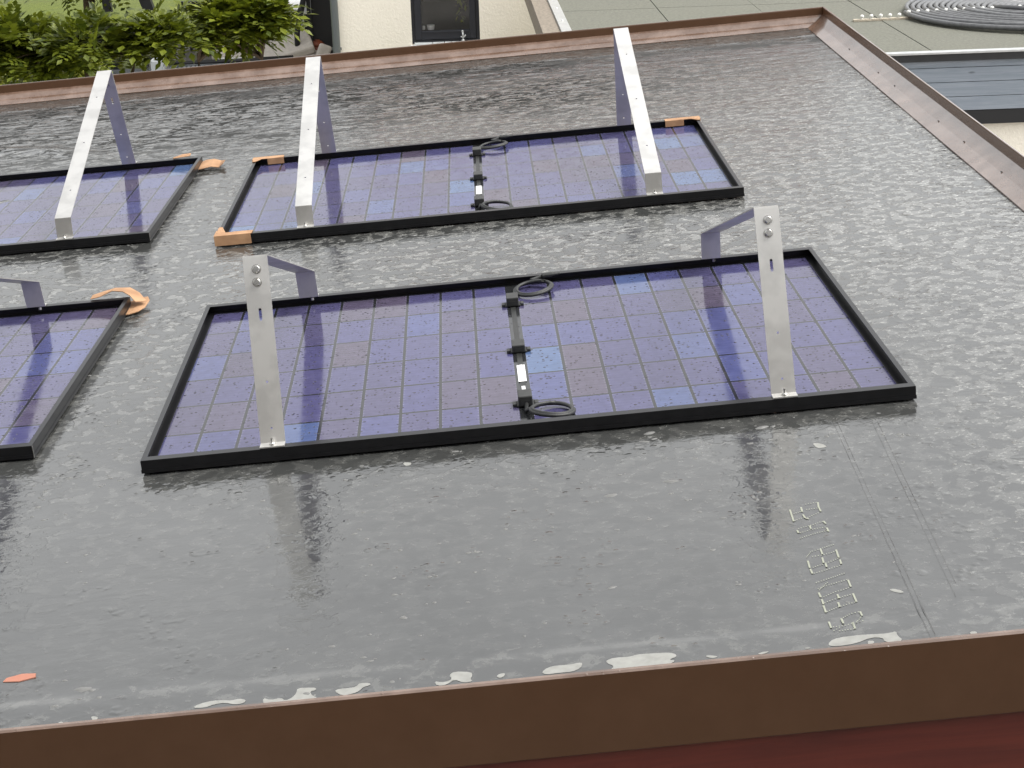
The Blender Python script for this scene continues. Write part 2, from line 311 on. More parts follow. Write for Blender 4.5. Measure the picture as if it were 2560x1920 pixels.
M = dict(
    membrane=m_membrane(), trim=m_trim(), red=m_wood_red(), slat=m_slat_grey(), felt=m_bitumen(), render=m_render(), lawn=m_grass(),
    alu=m_alu('brushed_aluminium', (.66, .65, .625), .36), card=m_card(), label=m_label(), pale=m_pale(),
    frame=simple('black_anodised_frame', (.006, .006, .007), .30, 0, .4, 40, .3, .08, .001),
    rubber=simple('black_cable_rubber', (.020, .021, .021), .5, 0, .5, 60, .3),
    boxp=simple('black_box_plastic', (.022, .023, .022), .45, 0, .5, 50, .3, .05, .001),
    steel=simple('stainless_screw', (.55, .54, .52), .25, 1),
    seam=simple('seam_ridge', (.07, .07, .068), .3), print=simple('printed_marks', (.27, .28, .225), .7),
    zinc=simple('bare_zinc_edge', (.52, .53, .53), .4, .6, .5, 12, .12), dark=simple('anthracite_metal', (.018, .019, .021), .4, 0, .5, 12, .2),
    oldwood=simple('shade_house_wood', (.20, .17, .135), .8, 0, .4, 30, .35, .3, .006),
    winframe=simple('anthracite_window_frame', (.016, .018, .024), .38), sill=simple('pale_window_sill', (.62, .64, .64), .35, 0, .5, 8, .08),
    hose=simple('black_absorber_hose', (.10, .102, .105), .38, 0, .6, 22, .3), lath=simple('pale_wood_lath', (.42, .37, .29), .7, 0, .4, 30, .2),
    clip=simple('white_plastic_clip', (.66, .66, .62), .4), bark=simple('tree_bark', (.085, .062, .04), .9, 0, .3, 20, .4, .6, .01),
    cushion=simple('beige_cushion_fabric', (.50, .46, .41), .9, 0, .3, 15, .12), stone=simple('patio_stone', (.17, .155, .14), .8, 0, .4, 3, .2, .2, .01),
    bounce_paving=simple('bounce_yard_paving', (.34, .33, .31), .8, 0, .4, 2, .2, .2, .01), black=simple('black_paint_and_shade', (.008, .008, .009), .6), rust=simple('rust_red_glaze', (.20, .05, .02), .5, 0, .5, 9, .4),
    white=simple('white_paint', (.75, .75, .73), .5, 0, .5, 6, .06), grey=simple('grey_sheet', (.12, .13, .14), .5, 0, .5, 6, .3, .2, .01),
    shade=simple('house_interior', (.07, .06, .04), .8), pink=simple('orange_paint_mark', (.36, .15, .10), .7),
    roomplant=simple('room_plant', (.05, .075, .02), .6), water=None, pipe=simple('grey_green_downpipe', (.12, .135, .135), .35, .3),
    leafA=m_leaf('leaf_fresh_green', (.030, .052, .004), (.205, .235, .016)), leafB=m_leaf('leaf_mid_green', (.022, .040, .004), (.175, .205, .014)),
    leafC=m_leaf('leaf_yellow_green', (.08, .10, .012), (.26, .27, .035)), leafD=m_leaf('leaf_dark_green', (.012, .03, .008), (.05, .09, .02)),
)
tw = NT('rain_water'); tw.p(Base_Color=(.15, .15, .145), Roughness=.22, IOR=1.33, Specular_IOR_Level=.5); M['water'] = tw.m
tg = NT('window_glass'); gb = tg.n('ShaderNodeBsdfGlass', {'Roughness': 0.0, 'IOR': 1.45}); tr = tg.n('ShaderNodeBsdfTransparent'); gl = tg.n('ShaderNodeBsdfGlossy', {'Roughness': .02})
fr = tg.n('ShaderNodeFresnel', {0: 1.5}); msx = tg.n('ShaderNodeMixShader', {0: fr.outputs[0]})
tg.t.links.new(tr.outputs[0], msx.inputs[1]); tg.t.links.new(gl.outputs[0], msx.inputs[2]); tg.t.links.new(msx.outputs[0], tg.out.inputs[0]); M['glass'] = tg.m

# ================================================================ the shed roof (roof frame: membrane at ZR)
ZR = -.036
XL = -4.6                                  # left end, well outside the picture
FAR = lambda x: 4.985                      # inner line of the far edging
RX = lambda y: 2.389 + .0216*y             # inner line of the right edging
NEAR = -1.085
shed = on_roof(tag(empty('shed', (0, 0, ZR)), 'flat-roofed shed in front, black wet membrane roof with brown metal edging above red boards', 'shed'))
def P(name, bm, mat, parent=shed, **k):    # geometry given in roof frame, parent at z=ZR
    for v in bm.verts: v.co.z -= ZR
    return finish(name, bm, mat, parent, **k)
bm = B(); NX, NY = 280, 300
grid = []
def und(x, y):
    h = .0016*noise.noise(Vector((x*2.2, y*3.2, 0))) + .0007*noise.noise(Vector((x*9, y*14, 3)))
    if y > 3.2:
        k = min(1, (y-3.2)/1.0); h += k*.0014*noise.noise(Vector((x*7, y*19, 7)))
    # overlap seams running front to back, and the loose wrinkle at far left
    for sx, hh, wd in ((-1.02, .003, .03), (1.495, .0015, .02)):
        h += hh*math.exp(-((x-sx-.05*y*.2)/wd)**2)
    h += .0015*(1 if y > 4.77 else 0) + .0015*(1 if y < -.955 else 0)
    d = (Vector((x, y)) - Vector((-1.55, 3.25))); r = math.hypot(d.x*.75, d.y)
    h += .010*math.exp(-((r-.62)/.05)**2)*(1 if d.x > -.3 else .3)
    return h
for j in range(NY+1):
    row = []
    y = NEAR - .09 + (FAR(0)+.02-NEAR+.09)*j/NY
    for i in range(NX+1):
        x = XL + (RX(y)+.02-XL)*i/NX
        row.append(bm.verts.new((x, y, ZR+und(x, y))))
    grid.append(row)
for j in range(NY):
    for i in range(NX): bm.faces.new((grid[j][i], grid[j][i+1], grid[j+1][i+1], grid[j+1][i]))
memb = P('roof_membrane', bm, M['membrane'], smooth=True)
# --- edging: sloped flange + upstand + outer drip face, profile (outward distance, z)
def edging(name, p0, p1, out, zf=.012, zt=.050, wf=.088, drop=-.09, cut=None, zi=None, trim=(0, 0)):
    p0 = Vector(p0); p1 = Vector(p1); out = Vector(out); dr = (p1-p0).normalized()
    zi = ZR+.003 if zi is None else zi
    prof = [(-.004, zi-.0025), (-.004, zi+.0015), (wf*.5, zi+(zf-zi)*.42), (wf, zf), (wf+.0015, zt-.004), (wf+.003, zt), (wf+.009, zt), (wf+.012, zt-.003), (wf+.012, drop), (wf+.008, drop-.004), (wf+.004, drop)]
    bm = B(); n = 24; rings = []
    for k in range(n+1):
        rings.append([])
        for q, (d, z) in enumerate(prof):
            a = p0 - dr*(d*trim[0]); b = p1 + dr*(d*trim[1])        # mitred ends
            c = a.lerp(b, k/n) + out*d
            wob = .0012*noise.noise(Vector((k*.9, q, p0.x))) if 0 < k < n and q in (1, 2, 3, 4) else 0
            rings[-1].append(bm.verts.new((c.x, c.y, z+wob)))
    for k in range(n):
        for q in range(len(prof)-1): bm.faces.new((rings[k][q], rings[k+1][q], rings[k+1][q+1], rings[k][q+1]))
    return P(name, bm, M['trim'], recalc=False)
yf = FAR(0); xr_f = RX(yf); xr_n = RX(NEAR)
rdir = Vector((xr_f-xr_n, yf-NEAR)).normalized(); rout = Vector((rdir.y, -rdir.x))
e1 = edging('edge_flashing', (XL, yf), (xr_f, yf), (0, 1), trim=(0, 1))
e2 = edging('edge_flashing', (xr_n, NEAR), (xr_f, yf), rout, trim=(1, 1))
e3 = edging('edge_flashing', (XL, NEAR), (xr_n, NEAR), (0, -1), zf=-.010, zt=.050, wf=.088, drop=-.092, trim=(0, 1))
for e in (e1, e2, e3):
    for p in e.data.polygons: p.use_smooth = False
# overlapping joint sleeves and rivets on the right edging
for yy in ():
    bm = B(); x = RX(yy); wf = .0885
    pr = [(0, ZR+.0075), (wf*.5, ZR+.031), (wf-.002, .0145), (wf-.0005, .046)]
    a = [bm.verts.new((x+d, yy, z-.0022)) for d, z in pr]; b = [bm.verts.new((x+d+.0004, yy+.012, z-.0022)) for d, z in pr]
    for q in range(3): bm.faces.new((a[q], a[q+1], b[q+1], b[q]))
    o = P('joint_sleeve', bm, M['trim'])
for yy in (.2, .75, 1.37, 1.8, 2.25, 2.6, 3.3, 3.6, 4.2):
    bm = B(); x = RX(yy)+.044; bmesh.ops.create_uvsphere(bm, u_segments=8, v_segments=5, radius=.0035, matrix=Matrix.Translation((x, yy, -.012)) @ Matrix.Diagonal((1, 1, .5, 1)))
    P('rivet', bm, M['frame'])
# --- pale dried residue, printed marks, weld seams: marks of the membrane
def mark(name, mat, polys, h=.0035):
    bm = B()
    for p in polys:
        vs = [bm.verts.new((x, y, ZR+und(x, y)+h)) for x, y in p]
        bm.faces.new(vs)
    bmesh.ops.triangulate(bm, faces=bm.faces[:])
    for f in bm.faces:
        f.normal_update()
        if f.normal.z < 0: f.normal_flip()
    for v in bm.verts: v.co.z -= ZR
    return finish(name, bm, mat, memb, recalc=False)
for p in PATCH:
    n = len(p); q = []                     # round the traced outline a little
    for i in range(n):
        a, b = Vector(p[i]), Vector(p[(i+1) % n]); q += [tuple(a.lerp(b, .25)), tuple(a.lerp(b, .75))]
    mark('pale_residue', M['pale'], [q], .0006)
pb = []
for l in BARS:
    for a, b in zip(l, l[1:]):
        a = Vector(a); b = Vector(b); d = (b-a).normalized(); nn = Vector((-d.y, d.x))*.0017
        pb.append([a+nn, a-nn, b-nn, b+nn])
for l in DOTS:
    for a, b in zip(l, l[1:]):
        a = Vector(a); b = Vector(b); ln = (b-a).length; d = (b-a).normalized(); n = max(2, int(ln/.0048))
        for k in range(n):
            c = a.lerp(b, (k+.5)/n); pb.append([c+Vector((math.cos(t), math.sin(t)))*.0013 for t in (0, 1.05, 2.1, 3.14, 4.2, 5.25)])
YC = [-.60, -.735, -.86, -1.1]; cur = 9
for lim in YC:
    g_ = [p for p in pb if lim <= sum(q[1] for q in p)/len(p) < cur]; cur = lim
    if g_: mark('printed_letters', M['print'], g_, .0013)
def ridge(pts, wd, name='weld_seam'):
    bm = B(); L1, L2, L3 = [], [], []
    for i, (x, y) in enumerate(pts):
        h = ZR+und(x, y)
        L1.append(bm.verts.new((x-wd, y, h-.0002))); L2.append(bm.verts.new((x, y, h+.0006))); L3.append(bm.verts.new((x+wd, y, h-.0002)))
    for i in range(len(pts)-1):
        bm.faces.new((L1[i], L2[i], L2[i+1], L1[i+1])); bm.faces.new((L2[i], L3[i], L3[i+1], L2[i+1]))
    for v in bm.verts: v.co.z -= ZR
    return finish(name, bm, M['membrane'], memb)
for (xa, xb, y0, y1) in ((1.472, 1.522, -1.06, -.03), (1.481, 1.531, -1.06, -.03), (1.553, 1.600, -.9, -.1), (1.567, 1.612, -.85, -.1)):
    ridge([(xa+(xb-xa)*k/20, y0+(y1-y0)*k/20) for k in range(21)], .0012 if xa > 1 else .0008)
bm = B(); poly_prism(bm, [(-.095, -.862), (-.07, -.852), (-.045, -.855), (-.043, -.868), (-.07, -.878), (-.098, -.874)], ZR+.0, ZR+.0016)
for v in bm.verts: v.co.z -= ZR
finish('orange_mark', bm, M['pink'], memb)
# --- red board wall below the fascia
bm = B(); z = -.065
for k in range(14):
    box(bm, XL, 2.40, -1.176, -1.152, -.088-.145*k-.142, -.088-.145*k+(.04 if k == 0 else 0), bev=.003)
P('wall_cladding', bm, M['red'])
bm = B(); box(bm, XL, 2.36, -1.15, 5.02, -3.35, -.12); P('wall_core', bm, M['red'])

# --- standing rain drops (uncountable)
bm = B(); rr = random.Random(3)
def drop(bm, x, y, a, b, h, ang):
    c = bm.verts.new((x, y, ZR+und(x, y)+h)); n = 9; r1 = []; r2 = []
    for k in range(n):
        t = k*2*math.pi/n; j = 1+.25*rr.uniform(-1, 1)
        for lst, f, z in ((r1, .62, h*.75), (r2, 1, -.0006)):
            u, v = a*f*j*math.cos(t), b*f*j*math.sin(t)
            X, Y = x+u*math.cos(ang)-v*math.sin(ang), y+u*math.sin(ang)+v*math.cos(ang)
            lst.append(bm.verts.new((X, Y, ZR+und(X, Y)+z)))
    for k in range(n):
        bm.faces.new((c, r1[k], r1[(k+1) % n])); bm.faces.new((r1[k], r2[k], r2[(k+1) % n], r1[(k+1) % n]))
for k in range(1500):
    y = rr.uniform(-1.02, 1.0) if rr.random() < .62 else rr.uniform(1, 3.2); x = rr.uniform(-1.1, 2.35)
    if noise.noise(Vector((x*2.5, y*2.5, 9))) < rr.uniform(-.5, .25): continue
    if -.02 < x < 1.74 and -.02 < y < 1.16: continue
    s = rr.uniform(.0022, .0055)*(1.9 if rr.random() < .12 else 1)
    drop(bm, x, y, s*rr.uniform(1, 1.8), s*rr.uniform(.7, 1.1), s*.24, rr.uniform(-.5, .5))
    if rr.random() < .25: drop(bm, x+s*rr.uniform(1, 2.5), y+s*rr.uniform(-2, 2), s*.7, s*.5, s*.18, rr.uniform(-1, 1))
on_roof(tag(finish('rain_drops', bm, M['water'], None, smooth=True), 'small rain drops standing on the wet roof', 'water', kind='stuff'))

# ================================================================ solar panels
PL, PD, PT = 1.722, 1.134, .030
def strap(bm, prof, x0, x1, th, holes=(), flip=1):
    """Folded flat bar: prof = (y,z) points of its centre line, holes = (distance along, half length, radius)."""
    pts = [Vector((0, a, b)) for a, b in prof]; s = 0
    for a, b in zip(pts, pts[1:]):
        d = (b-a); ln = d.length; d.normalize(); n = Vector((0, -d.z, d.y))*th*.5
        hs_ = sorted([h for h in holes if s <= h[0] < s+ln]); cur = 0
        def quad(u0, u1):
            vs = []
            for side in (-1, 1):
                for X, u in ((x0, u0), (x1, u0), (x1, u1), (x0, u1)):
                    q = a+d*u+n*side; vs.append(bm.verts.new((X, q.y, q.z)))
            for f in ((0, 1, 2, 3), (7, 6, 5, 4), (0, 4, 5, 1), (1, 5, 6, 2), (2, 6, 7, 3), (3, 7, 4, 0)): bm.faces.new([vs[i] for i in f])
        for (hd, hl, hr) in hs_:
            c = hd-s; hw = hl+hr+.004; quad(cur, c-hw); cur = c+hw; xm = (x0+x1)/2; W2 = (x1-x0)/2; N = 24
            rings = {}
            for side in (-1, 1):
                inn, out = [], []
                for k in range(N):
                    t = 2*math.pi*k/N; cx_, cy_ = math.cos(t), math.sin(t)
                    yy = hr*cy_ + (hl if cy_ > 1e-6 else -hl if cy_ < -1e-6 else 0); q = a+d*(c+yy)+n*side; inn.append(bm.verts.new((xm+hr*cx_, q.y, q.z)))
                    f = min(W2/abs(cx_) if abs(cx_) > 1e-6 else 9, hw/abs(cy_) if abs(cy_) > 1e-6 else 9)
                    # corner-aware outer point
                    q = a+d*(c+cy_*f)+n*side; out.append([xm+cx_*f, q.y, q.z, cx_*f, cy_*f])
                # snap the nearest sample to each corner
                for sx in (-1, 1):
                    for sy in (-1, 1):
                        i = min(range(N), key=lambda i: (out[i][3]-sx*W2)**2+(out[i][4]-sy*hw)**2)
                        q = a+d*(c+sy*hw)+n*side; out[i] = [xm+sx*W2, q.y, q.z, sx*W2, sy*hw]
                out = [bm.verts.new(o_[:3]) for o_ in out]; rings[side] = (inn, out)
                for k in range(N): bm.faces.new((inn[k], inn[(k+1) % N], out[(k+1) % N], out[k]))
            for j in (0, 1):
                A, Bq = rings[-1][j], rings[1][j]
                for k in range(N): bm.faces.new((A[k], A[(k+1) % N], Bq[(k+1) % N], Bq[k]))
        quad(cur, ln); s += ln
def screw(bm, c, ax, r=.0075, h=.005, stud=.0):
    c = Vector(c); ax = Vector(ax).normalized()
    cyl(bm, c, ax, r*1.25, .0012, 18); cyl(bm, c+ax*.0012, ax, r, h*.6, 18); cyl(bm, c+ax*(.0012+h*.6), ax, r, h*.4, 18, r2=r*.75)
    if stud: cyl(bm, c+ax*(h-.0002), ax, .0028, stud, 10)
def bracket(panel, xc, mirror):
    """Triangular tilt bracket across the panel: leg by its foot edge, long strap and short drop to the other edge."""
    Y = (lambda y: PD-y) if mirror else (lambda y: y); w2 = .0275; sg = -1 if mirror else 1
    leg = [(Y(.002), .0022), (Y(.027), .0022), (Y(.166), .392)]
    bm = B(); strap(bm, leg, xc-w2, xc+w2, .003, holes=[(.012, 0, .003), (.025+.033, 0, .0028), (.025+.136, 0, .0028), (.025+.286, .011, .0033)])
    a = finish('support_leg', bm, M['alu'], panel)
    d = Vector((0, Y(.166)-Y(.027), .39)).normalized(); n = Vector((0, -sg*d.z, abs(d.y))).normalized()
    for s in (.358, .387):
        c = Vector((xc+(.001 if s > .37 else -.0005), Y(.027), .0022))+d*s+n*.0018; bm = B(); screw(bm, c, n, .0085, .007); cyl(bm, c+n*.0082, n, .004, .0009, 6)
        finish('bolt', bm, M['steel'], a)
        bm = B(); cyl(bm, c-n*.012, n, .0075, .006, 6); finish('nut', bm, M['steel'], a)
    # strap: flange behind the leg, long run, short drop, outward foot
    q = Vector((0, Y(.166), .392)); dd = -d*.062; off = -n*.0036
    fl0 = q+dd+off; top = q+off+d*.003
    pr = [(fl0.y, fl0.z), (top.y, top.z), (Y(1.098), .080 if not mirror else .066), (Y(1.110 if not mirror else 1.106), .0022), (Y(1.133), .0022)]
    L = [0]
    for u, v in zip(pr, pr[1:]): L.append(L[-1]+math.hypot(v[0]-u[0], v[1]-u[1]))
    run = L[2]-L[1]
    bm = B(); strap(bm, pr, xc-w2+.0005, xc+w2-.0005, .003, holes=[(L[1]+run*f, 0, .0032) for f in (.2, .52, .83)])
    b = finish('support_strap', bm, M['alu'], panel)
    bm = B(); screw(bm, (xc, Y(.014), .0038), (0, 0, 1), .006, .004, .012); finish('foot_screw', bm, M['steel'], a)
    bm = B(); screw(bm, (xc, Y(1.121), .0038), (0, 0, 1), .006, .004, .008); finish('foot_screw', bm, M['steel'], b)
    bm = B(); cyl(bm, (xc+.008, Y(1.118), -.002), (0, 0, -1), .005, .008, 6); finish('nut', bm, M['steel'], b)
def coil(cx, cy, r, z, turns=2.3, tilt=.25, start=None, end=None, seed=1):
    rq = random.Random(seed); pts = []
    if start: pts.append(start)
    N = int(turns*22); a0 = math.pi*1.02
    for k in range(N+1):
        t = a0 - 2*math.pi*turns*k/N; q = r*(1-.17*k/N)+.0015*math.sin(3*t+seed)
        pts.append((cx+q*math.cos(t), cy+q*math.sin(t)*1.0, z+.006*(k/N)+.010*math.sin(t*1.0+seed)*tilt+.004))
    if end: pts += end
    return pts
def make_panel(ox, oy, ang, mirror, xs, seed, lab, coils=True, sd=1, label_grp='solar panels lying face down on the wet roof'):
    root = on_roof(tag(empty('solar_panel', (ox, oy, 0), ang), lab, 'solar panel', label_grp))
    bm = B(); fw_, fs_, t = .022, .012, .0018
    # frame rails: outer wall, inner flange, small lower lip
    for (x0, x1, y0, y1) in ((0, PL, 0, t), (0, PL, PD-t, PD), (0, t, t, PD-t), (PL-t, PL, t, PD-t)): box(bm, x0, x1, y0, y1, -PT, -.0018)
    for (x0, x1, y0, y1) in ((.0004, PL-.0004, .0004, fw_), (.0004, PL-.0004, PD-fw_, PD-.0004), (.0004, fs_, fw_+.0001, PD-fw_-.0001), (PL-fs_, PL-.0004, fw_+.0001, PD-fw_-.0001)): box(bm, x0, x1, y0, y1, -.0018, 0)
    for (x0, x1, y0, y1) in ((-.0012, PL+.0012, -.0012, -.0001), (-.0012, PL+.0012, PD+.0001, PD+.0012), (-.0012, -.0001, 0, PD), (PL+.0001, PL+.0012, 0, PD)): box(bm, x0, x1, y0, y1, -PT+.0002, -PT+.0085)
    for (x0, x1, y0, y1) in ((t, PL-t, t, .011), (t, PL-t, PD-.011, PD-t), (t, .022, .011, PD-.011), (PL-.022, PL-t, .011, PD-.011)): box(bm, x0, x1, y0, y1, -PT+.001, -.0235)
    finish('frame', bm, M['frame'], root)
    bm = B(); box(bm, .0112, PL-.0112, .0112, PD-.0112, -.0295, -.0245); finish('glass_sheet', bm, m_glass_cells(seed), root)
    if sd < 0:
        bm = B(); box(bm, PL+.0002, PL+.0019, -.0019, -.0002, -PT+.0004, -.0004); finish('corner_joint', bm, M['steel'], root)
    zg = -.0245; xc = PL/2
    if coils:
        bm = B(); box(bm, xc-.0065, xc+.0065, .20, .93, zg+.0002, zg+.0012); finish('cover_strip', bm, M['boxp'], root)
        for q, yy in enumerate((.18, .555, .935)):
            s = .8 if q == 1 else 1
            bm = B(); box(bm, xc-.021, xc+.021, yy-.017, yy+.017, zg+.0004, zg+.006, bev=.002)
            box(bm, xc-.0165, xc+.0165, yy-.020, yy+.030, zg+.003, zg+.026*s+.002, bev=.0025)
            for sx in (-1, 1): box(bm, xc+sx*.025-.005, xc+sx*.025+.005, yy-.012, yy+.008, zg+.0004, zg+.008, bev=.0015)
            jb = finish('junction_box', bm, M['boxp'], root)
            bm = B(); box(bm, xc-.010, xc+.010, yy-.0215, yy-.0203, zg+.006, zg+.018*s); finish('terminal_cover', bm, M['rubber'], jb)
        bm = B(); box(bm, xc-.0098, xc+.0098, .33, .448, zg+.0016, zg+.0022); finish('rating_label', bm, M['label'], root)
        bm = B(); box(bm, xc-.0045, xc+.0045, .258, .298, zg+.0016, zg+.0022); finish('barcode_label', bm, M['label'], root)
        # far coil starts at the far box, ends in a plug on the far rail
        bm = B(); pts = coil(xc+.062*sd, 1.035, .055, zg+.006, 2.4, .5, start=(xc+.004, .957, zg+.010), seed=seed)
        pts += [(xc+.06*sd, 1.098, zg+.018), (xc+.095*sd, 1.112, zg+.022)]
        tube(bm, pts, .0046, 8); cb = finish('cable', bm, M['rubber'], root, smooth=True)
        bm = B(); cyl(bm, (xc+.092*sd, 1.110, -.001), (sd, .12, .01), .0075, .028, 12); cyl(bm, (xc+.12*sd, 1.1135, -.001), (sd, .12, .01), .0055, .022, 12, r2=.004); finish('cable_plug', bm, M['boxp'], cb)
        bm = B(); pts = coil(xc+.058*sd, .098, .052, zg+.008, 2.3, .6, start=(xc+.002, .158, zg+.010), seed=seed+3)
        pts = [pts[0], (xc+.0, .125, zg+.006)] + pts[2:]
        tube(bm, pts, .0046, 8); cb = finish('cable', bm, M['rubber'], root, smooth=True)
        bm = B(); cyl(bm, (xc+.09*sd, .055, zg+.005), (sd, -.3, 0), .0075, .03, 12); finish('cable_plug', bm, M['boxp'], cb)
    for x in xs: bracket(root, x, mirror)
    return root
pD = make_panel(0, 0, 0, False, (.2925, 1.4325), 1.0, 'nearest solar panel, shown whole in front, two bolted aluminium brackets rising from its near edge')
pC = make_panel(-.0686, 1.8856, -.0093, True, (.292, 1.4335), 2.0, 'solar panel behind the nearest one, shown whole, with cardboard on three corners')
pA = make_panel(-2.0305, 2.0672, -.0243, True, (.29, 1.437), 3.0, 'far left solar panel, cut by the picture edge, one tall bracket in view', sd=-1)
pB = make_panel(-1.9971, .2050, -.0270, False, (.30, 1.452), 4.0, 'near left solar panel, cut by the picture edge, curled cardboard at its far corner', sd=-1)

# ---------------------------------------------------------------- cardboard corner pieces
def card_corner(name, base, ang, sx, sy, lx, ly, label, roll=0, inner=True):
    """Folded card round a frame corner; sx, sy = directions the legs run along the rails."""
    o = on_roof(tag(empty(name, (*base, 0), ang), label, 'cardboard', 'cardboard corner protectors'))
    e = .0035
    def bx(bm, x0, x1, y0, y1, z0, z1):
        box(bm, min(x0*sx, x1*sx), max(x0*sx, x1*sx), min(y0*sy, y1*sy), max(y0*sy, y1*sy), z0, z1, bev=.0008)
    bm = B(); bx(bm, -e, lx, -e, .031, .0012, .0036); bx(bm, -e-.0022, lx-.004, -e-.0024, -e, -PT-.001, .0036)
    if inner: bx(bm, lx*.45, lx, .0311, .0333, -.021, .0036)
    finish('long_flap', bm, M['card'], o)
    bm = B(); bx(bm, -e, .028, .0335, ly, .0012, .0036)
    for v in bm.verts:
        if abs(v.co.y) > ly*.6: v.co.x *= .35
    bx(bm, -e-.0024, -e, -e, ly*.6, -PT-.001, .0036)
    finish('side_flap', bm, M['card'], o)
    return o
card_corner('cardboard_corner', (-.0686, 1.8856), -.0093, 1, 1, .118, .105, 'largest folded cardboard protector, on the near left corner of the rear panel')
def rotp(o, a, x, y): return (o[0]+x*math.cos(a)-y*math.sin(a), o[1]+x*math.sin(a)+y*math.cos(a))
card_corner('cardboard_corner', rotp((-.0686, 1.8856), -.0093, 0, PD), -.0093, 1, -1, .115, .07, 'folded cardboard protector left of the middle bracket, on a far left panel corner')
card_corner('cardboard_corner', rotp((-.0686, 1.8856), -.0093, PL, PD), -.0093, -1, -1, .13, .06, 'folded cardboard protector right of the tallest bracket on a far right panel corner')
def sheet(name, label, pts, th=.0022, grp='torn pieces of cardboard'):
    """Bent strip: pts = list of cross lines ((x,y,z),(x,y,z))."""
    bm = B(); A = []; Bv = []
    for (p, q) in pts:
        A.append([bm.verts.new(p), bm.verts.new(q)]); Bv.append([bm.verts.new((p[0], p[1], p[2]+th)), bm.verts.new((q[0], q[1], q[2]+th))])
    n = len(pts)
    for i in range(n-1):
        bm.faces.new((A[i][0], A[i][1], A[i+1][1], A[i+1][0])); bm.faces.new((Bv[i][0], Bv[i+1][0], Bv[i+1][1], Bv[i][1]))
        bm.faces.new((A[i][0], A[i+1][0], Bv[i+1][0], Bv[i][0])); bm.faces.new((A[i][1], Bv[i][1], Bv[i+1][1], A[i+1][1]))
    bm.faces.new((A[0][0], Bv[0][0], Bv[0][1], A[0][1])); bm.faces.new((A[-1][0], A[-1][1], Bv[-1][1], Bv[-1][0]))
    return on_roof(tag(finish(name, bm, M['card']), label, 'cardboard', grp))
sheet('cardboard_scrap', 'torn flat cardboard tongue lying on the roof beside the far left panel corner',
      [((-.318, 3.030, -.030), (-.296, 3.150, -.026)), ((-.275, 3.030, -.024), (-.268, 3.168, -.020)), ((-.235, 3.040, -.020), (-.236, 3.165, -.018)), ((-.205, 3.040, -.026), (-.205, 3.140, -.022)), ((-.188, 3.045, -.014), (-.185, 3.105, -.014))])
sheet('cardboard_scrap', 'small cardboard remnant stuck on the far left panel corner, above the black frame',
      [((-.395, 3.150, .002), (-.395, 3.168, .002)), ((-.36, 3.140, .006), (-.36, 3.175, .010)), ((-.325, 3.143, .008), (-.325, 3.172, .012))])
sheet('cardboard_scrap', 'curled cardboard strip arching over the corner of the near left panel',
      [((-.36, 1.290, .003), (-.36, 1.325, .004)), ((-.33, 1.290, .008), (-.33, 1.330, .010)), ((-.295, 1.296, .020), (-.295, 1.345, .014)), ((-.262, 1.285, .018), (-.250, 1.340, .012)),
       ((-.238, 1.262, .010), (-.218, 1.305, .004)), ((-.222, 1.245, -.004), (-.195, 1.270, -.012))])
sheet('cardboard_scrap', 'wedge of cardboard on the roof beneath the curled strip',
      [((-.275, 1.205, -.032), (-.268, 1.300, -.030)), ((-.240, 1.205, -.028), (-.236, 1.330, -.020)), ((-.215, 1.225, -.028), (-.200, 1.325, -.016)), ((-.200, 1.262, -.028), (-.192, 1.300, -.020))])

# ================================================================ beyond the roof (world frame, z up)
GZ = -3.3
bm = B()
n = 60
gv = [[bm.verts.new((-160+320*i/n, -60+460*(j/n)**1.6, GZ+.03*noise.noise(Vector((i*.7, j*.7, 0))))) for i in range(n+1)] for j in range(n+1)]
for j in range(n):
    for i in range(n): bm.faces.new((gv[j][i], gv[j][i+1], gv[j+1][i+1], gv[j+1][i]))
tag(finish('lawn', bm, M['lawn']), 'green lawn behind the buildings', 'lawn', kind='structure')
bm = B(); v = [bm.verts.new(p) for p in ((-60, -59, GZ+.06), (60, -59, GZ+.06), (60, 19, GZ+.06), (-60, 19, GZ+.06))]; bm.faces.new(v)  # unseen yard added so grey, not lawn green, bounces onto the boards
tag(finish('bounce_yard', bm, M['bounce_paving']), 'unseen grey paved yard round the shed, added to bounce light', 'bounce_yard', kind='structure')
bm = B(); box(bm, -4.3, -.9, 21.5, 27, GZ+.04, GZ+.11, bev=.01)
tag(finish('patio', bm, M['stone']), 'stone patio beside the house', 'patio', kind='structure')

# ---- unseen house added behind the camera, sized and darkened to block sky light
shade_house = tag(empty('house', (0, -4.4, GZ)), 'unseen dark boarded house added behind the viewer to block light', 'house')
bm = B(); box(bm, -9, 9, -11.5, -5.4, GZ, 2.7)
for v in bm.verts: v.co -= Vector((0, -4.4, GZ))
finish('wall', bm, M['oldwood'], shade_house)
bm = B(); v = [bm.verts.new(p) for p in ((-9.4, -.6, 6.0), (9.4, -.6, 6.0), (9.4, -7.6, 6.0), (-9.4, -7.6, 6.0), (-9.4, -4.05, 8.0), (9.4, -4.05, 8.0))]
for f in ((0, 1, 5, 4), (2, 3, 4, 5), (0, 4, 3), (1, 2, 5), (0, 3, 2, 1)): bm.faces.new([v[i] for i in f])
finish('roof', bm, M['dark'], shade_house)
for k in range(4):
    bm = B(); box(bm, -7+k*4, -5.6+k*4, -.998, -.96, 3.9, 5.2); finish('window', bm, M['winframe'], shade_house)
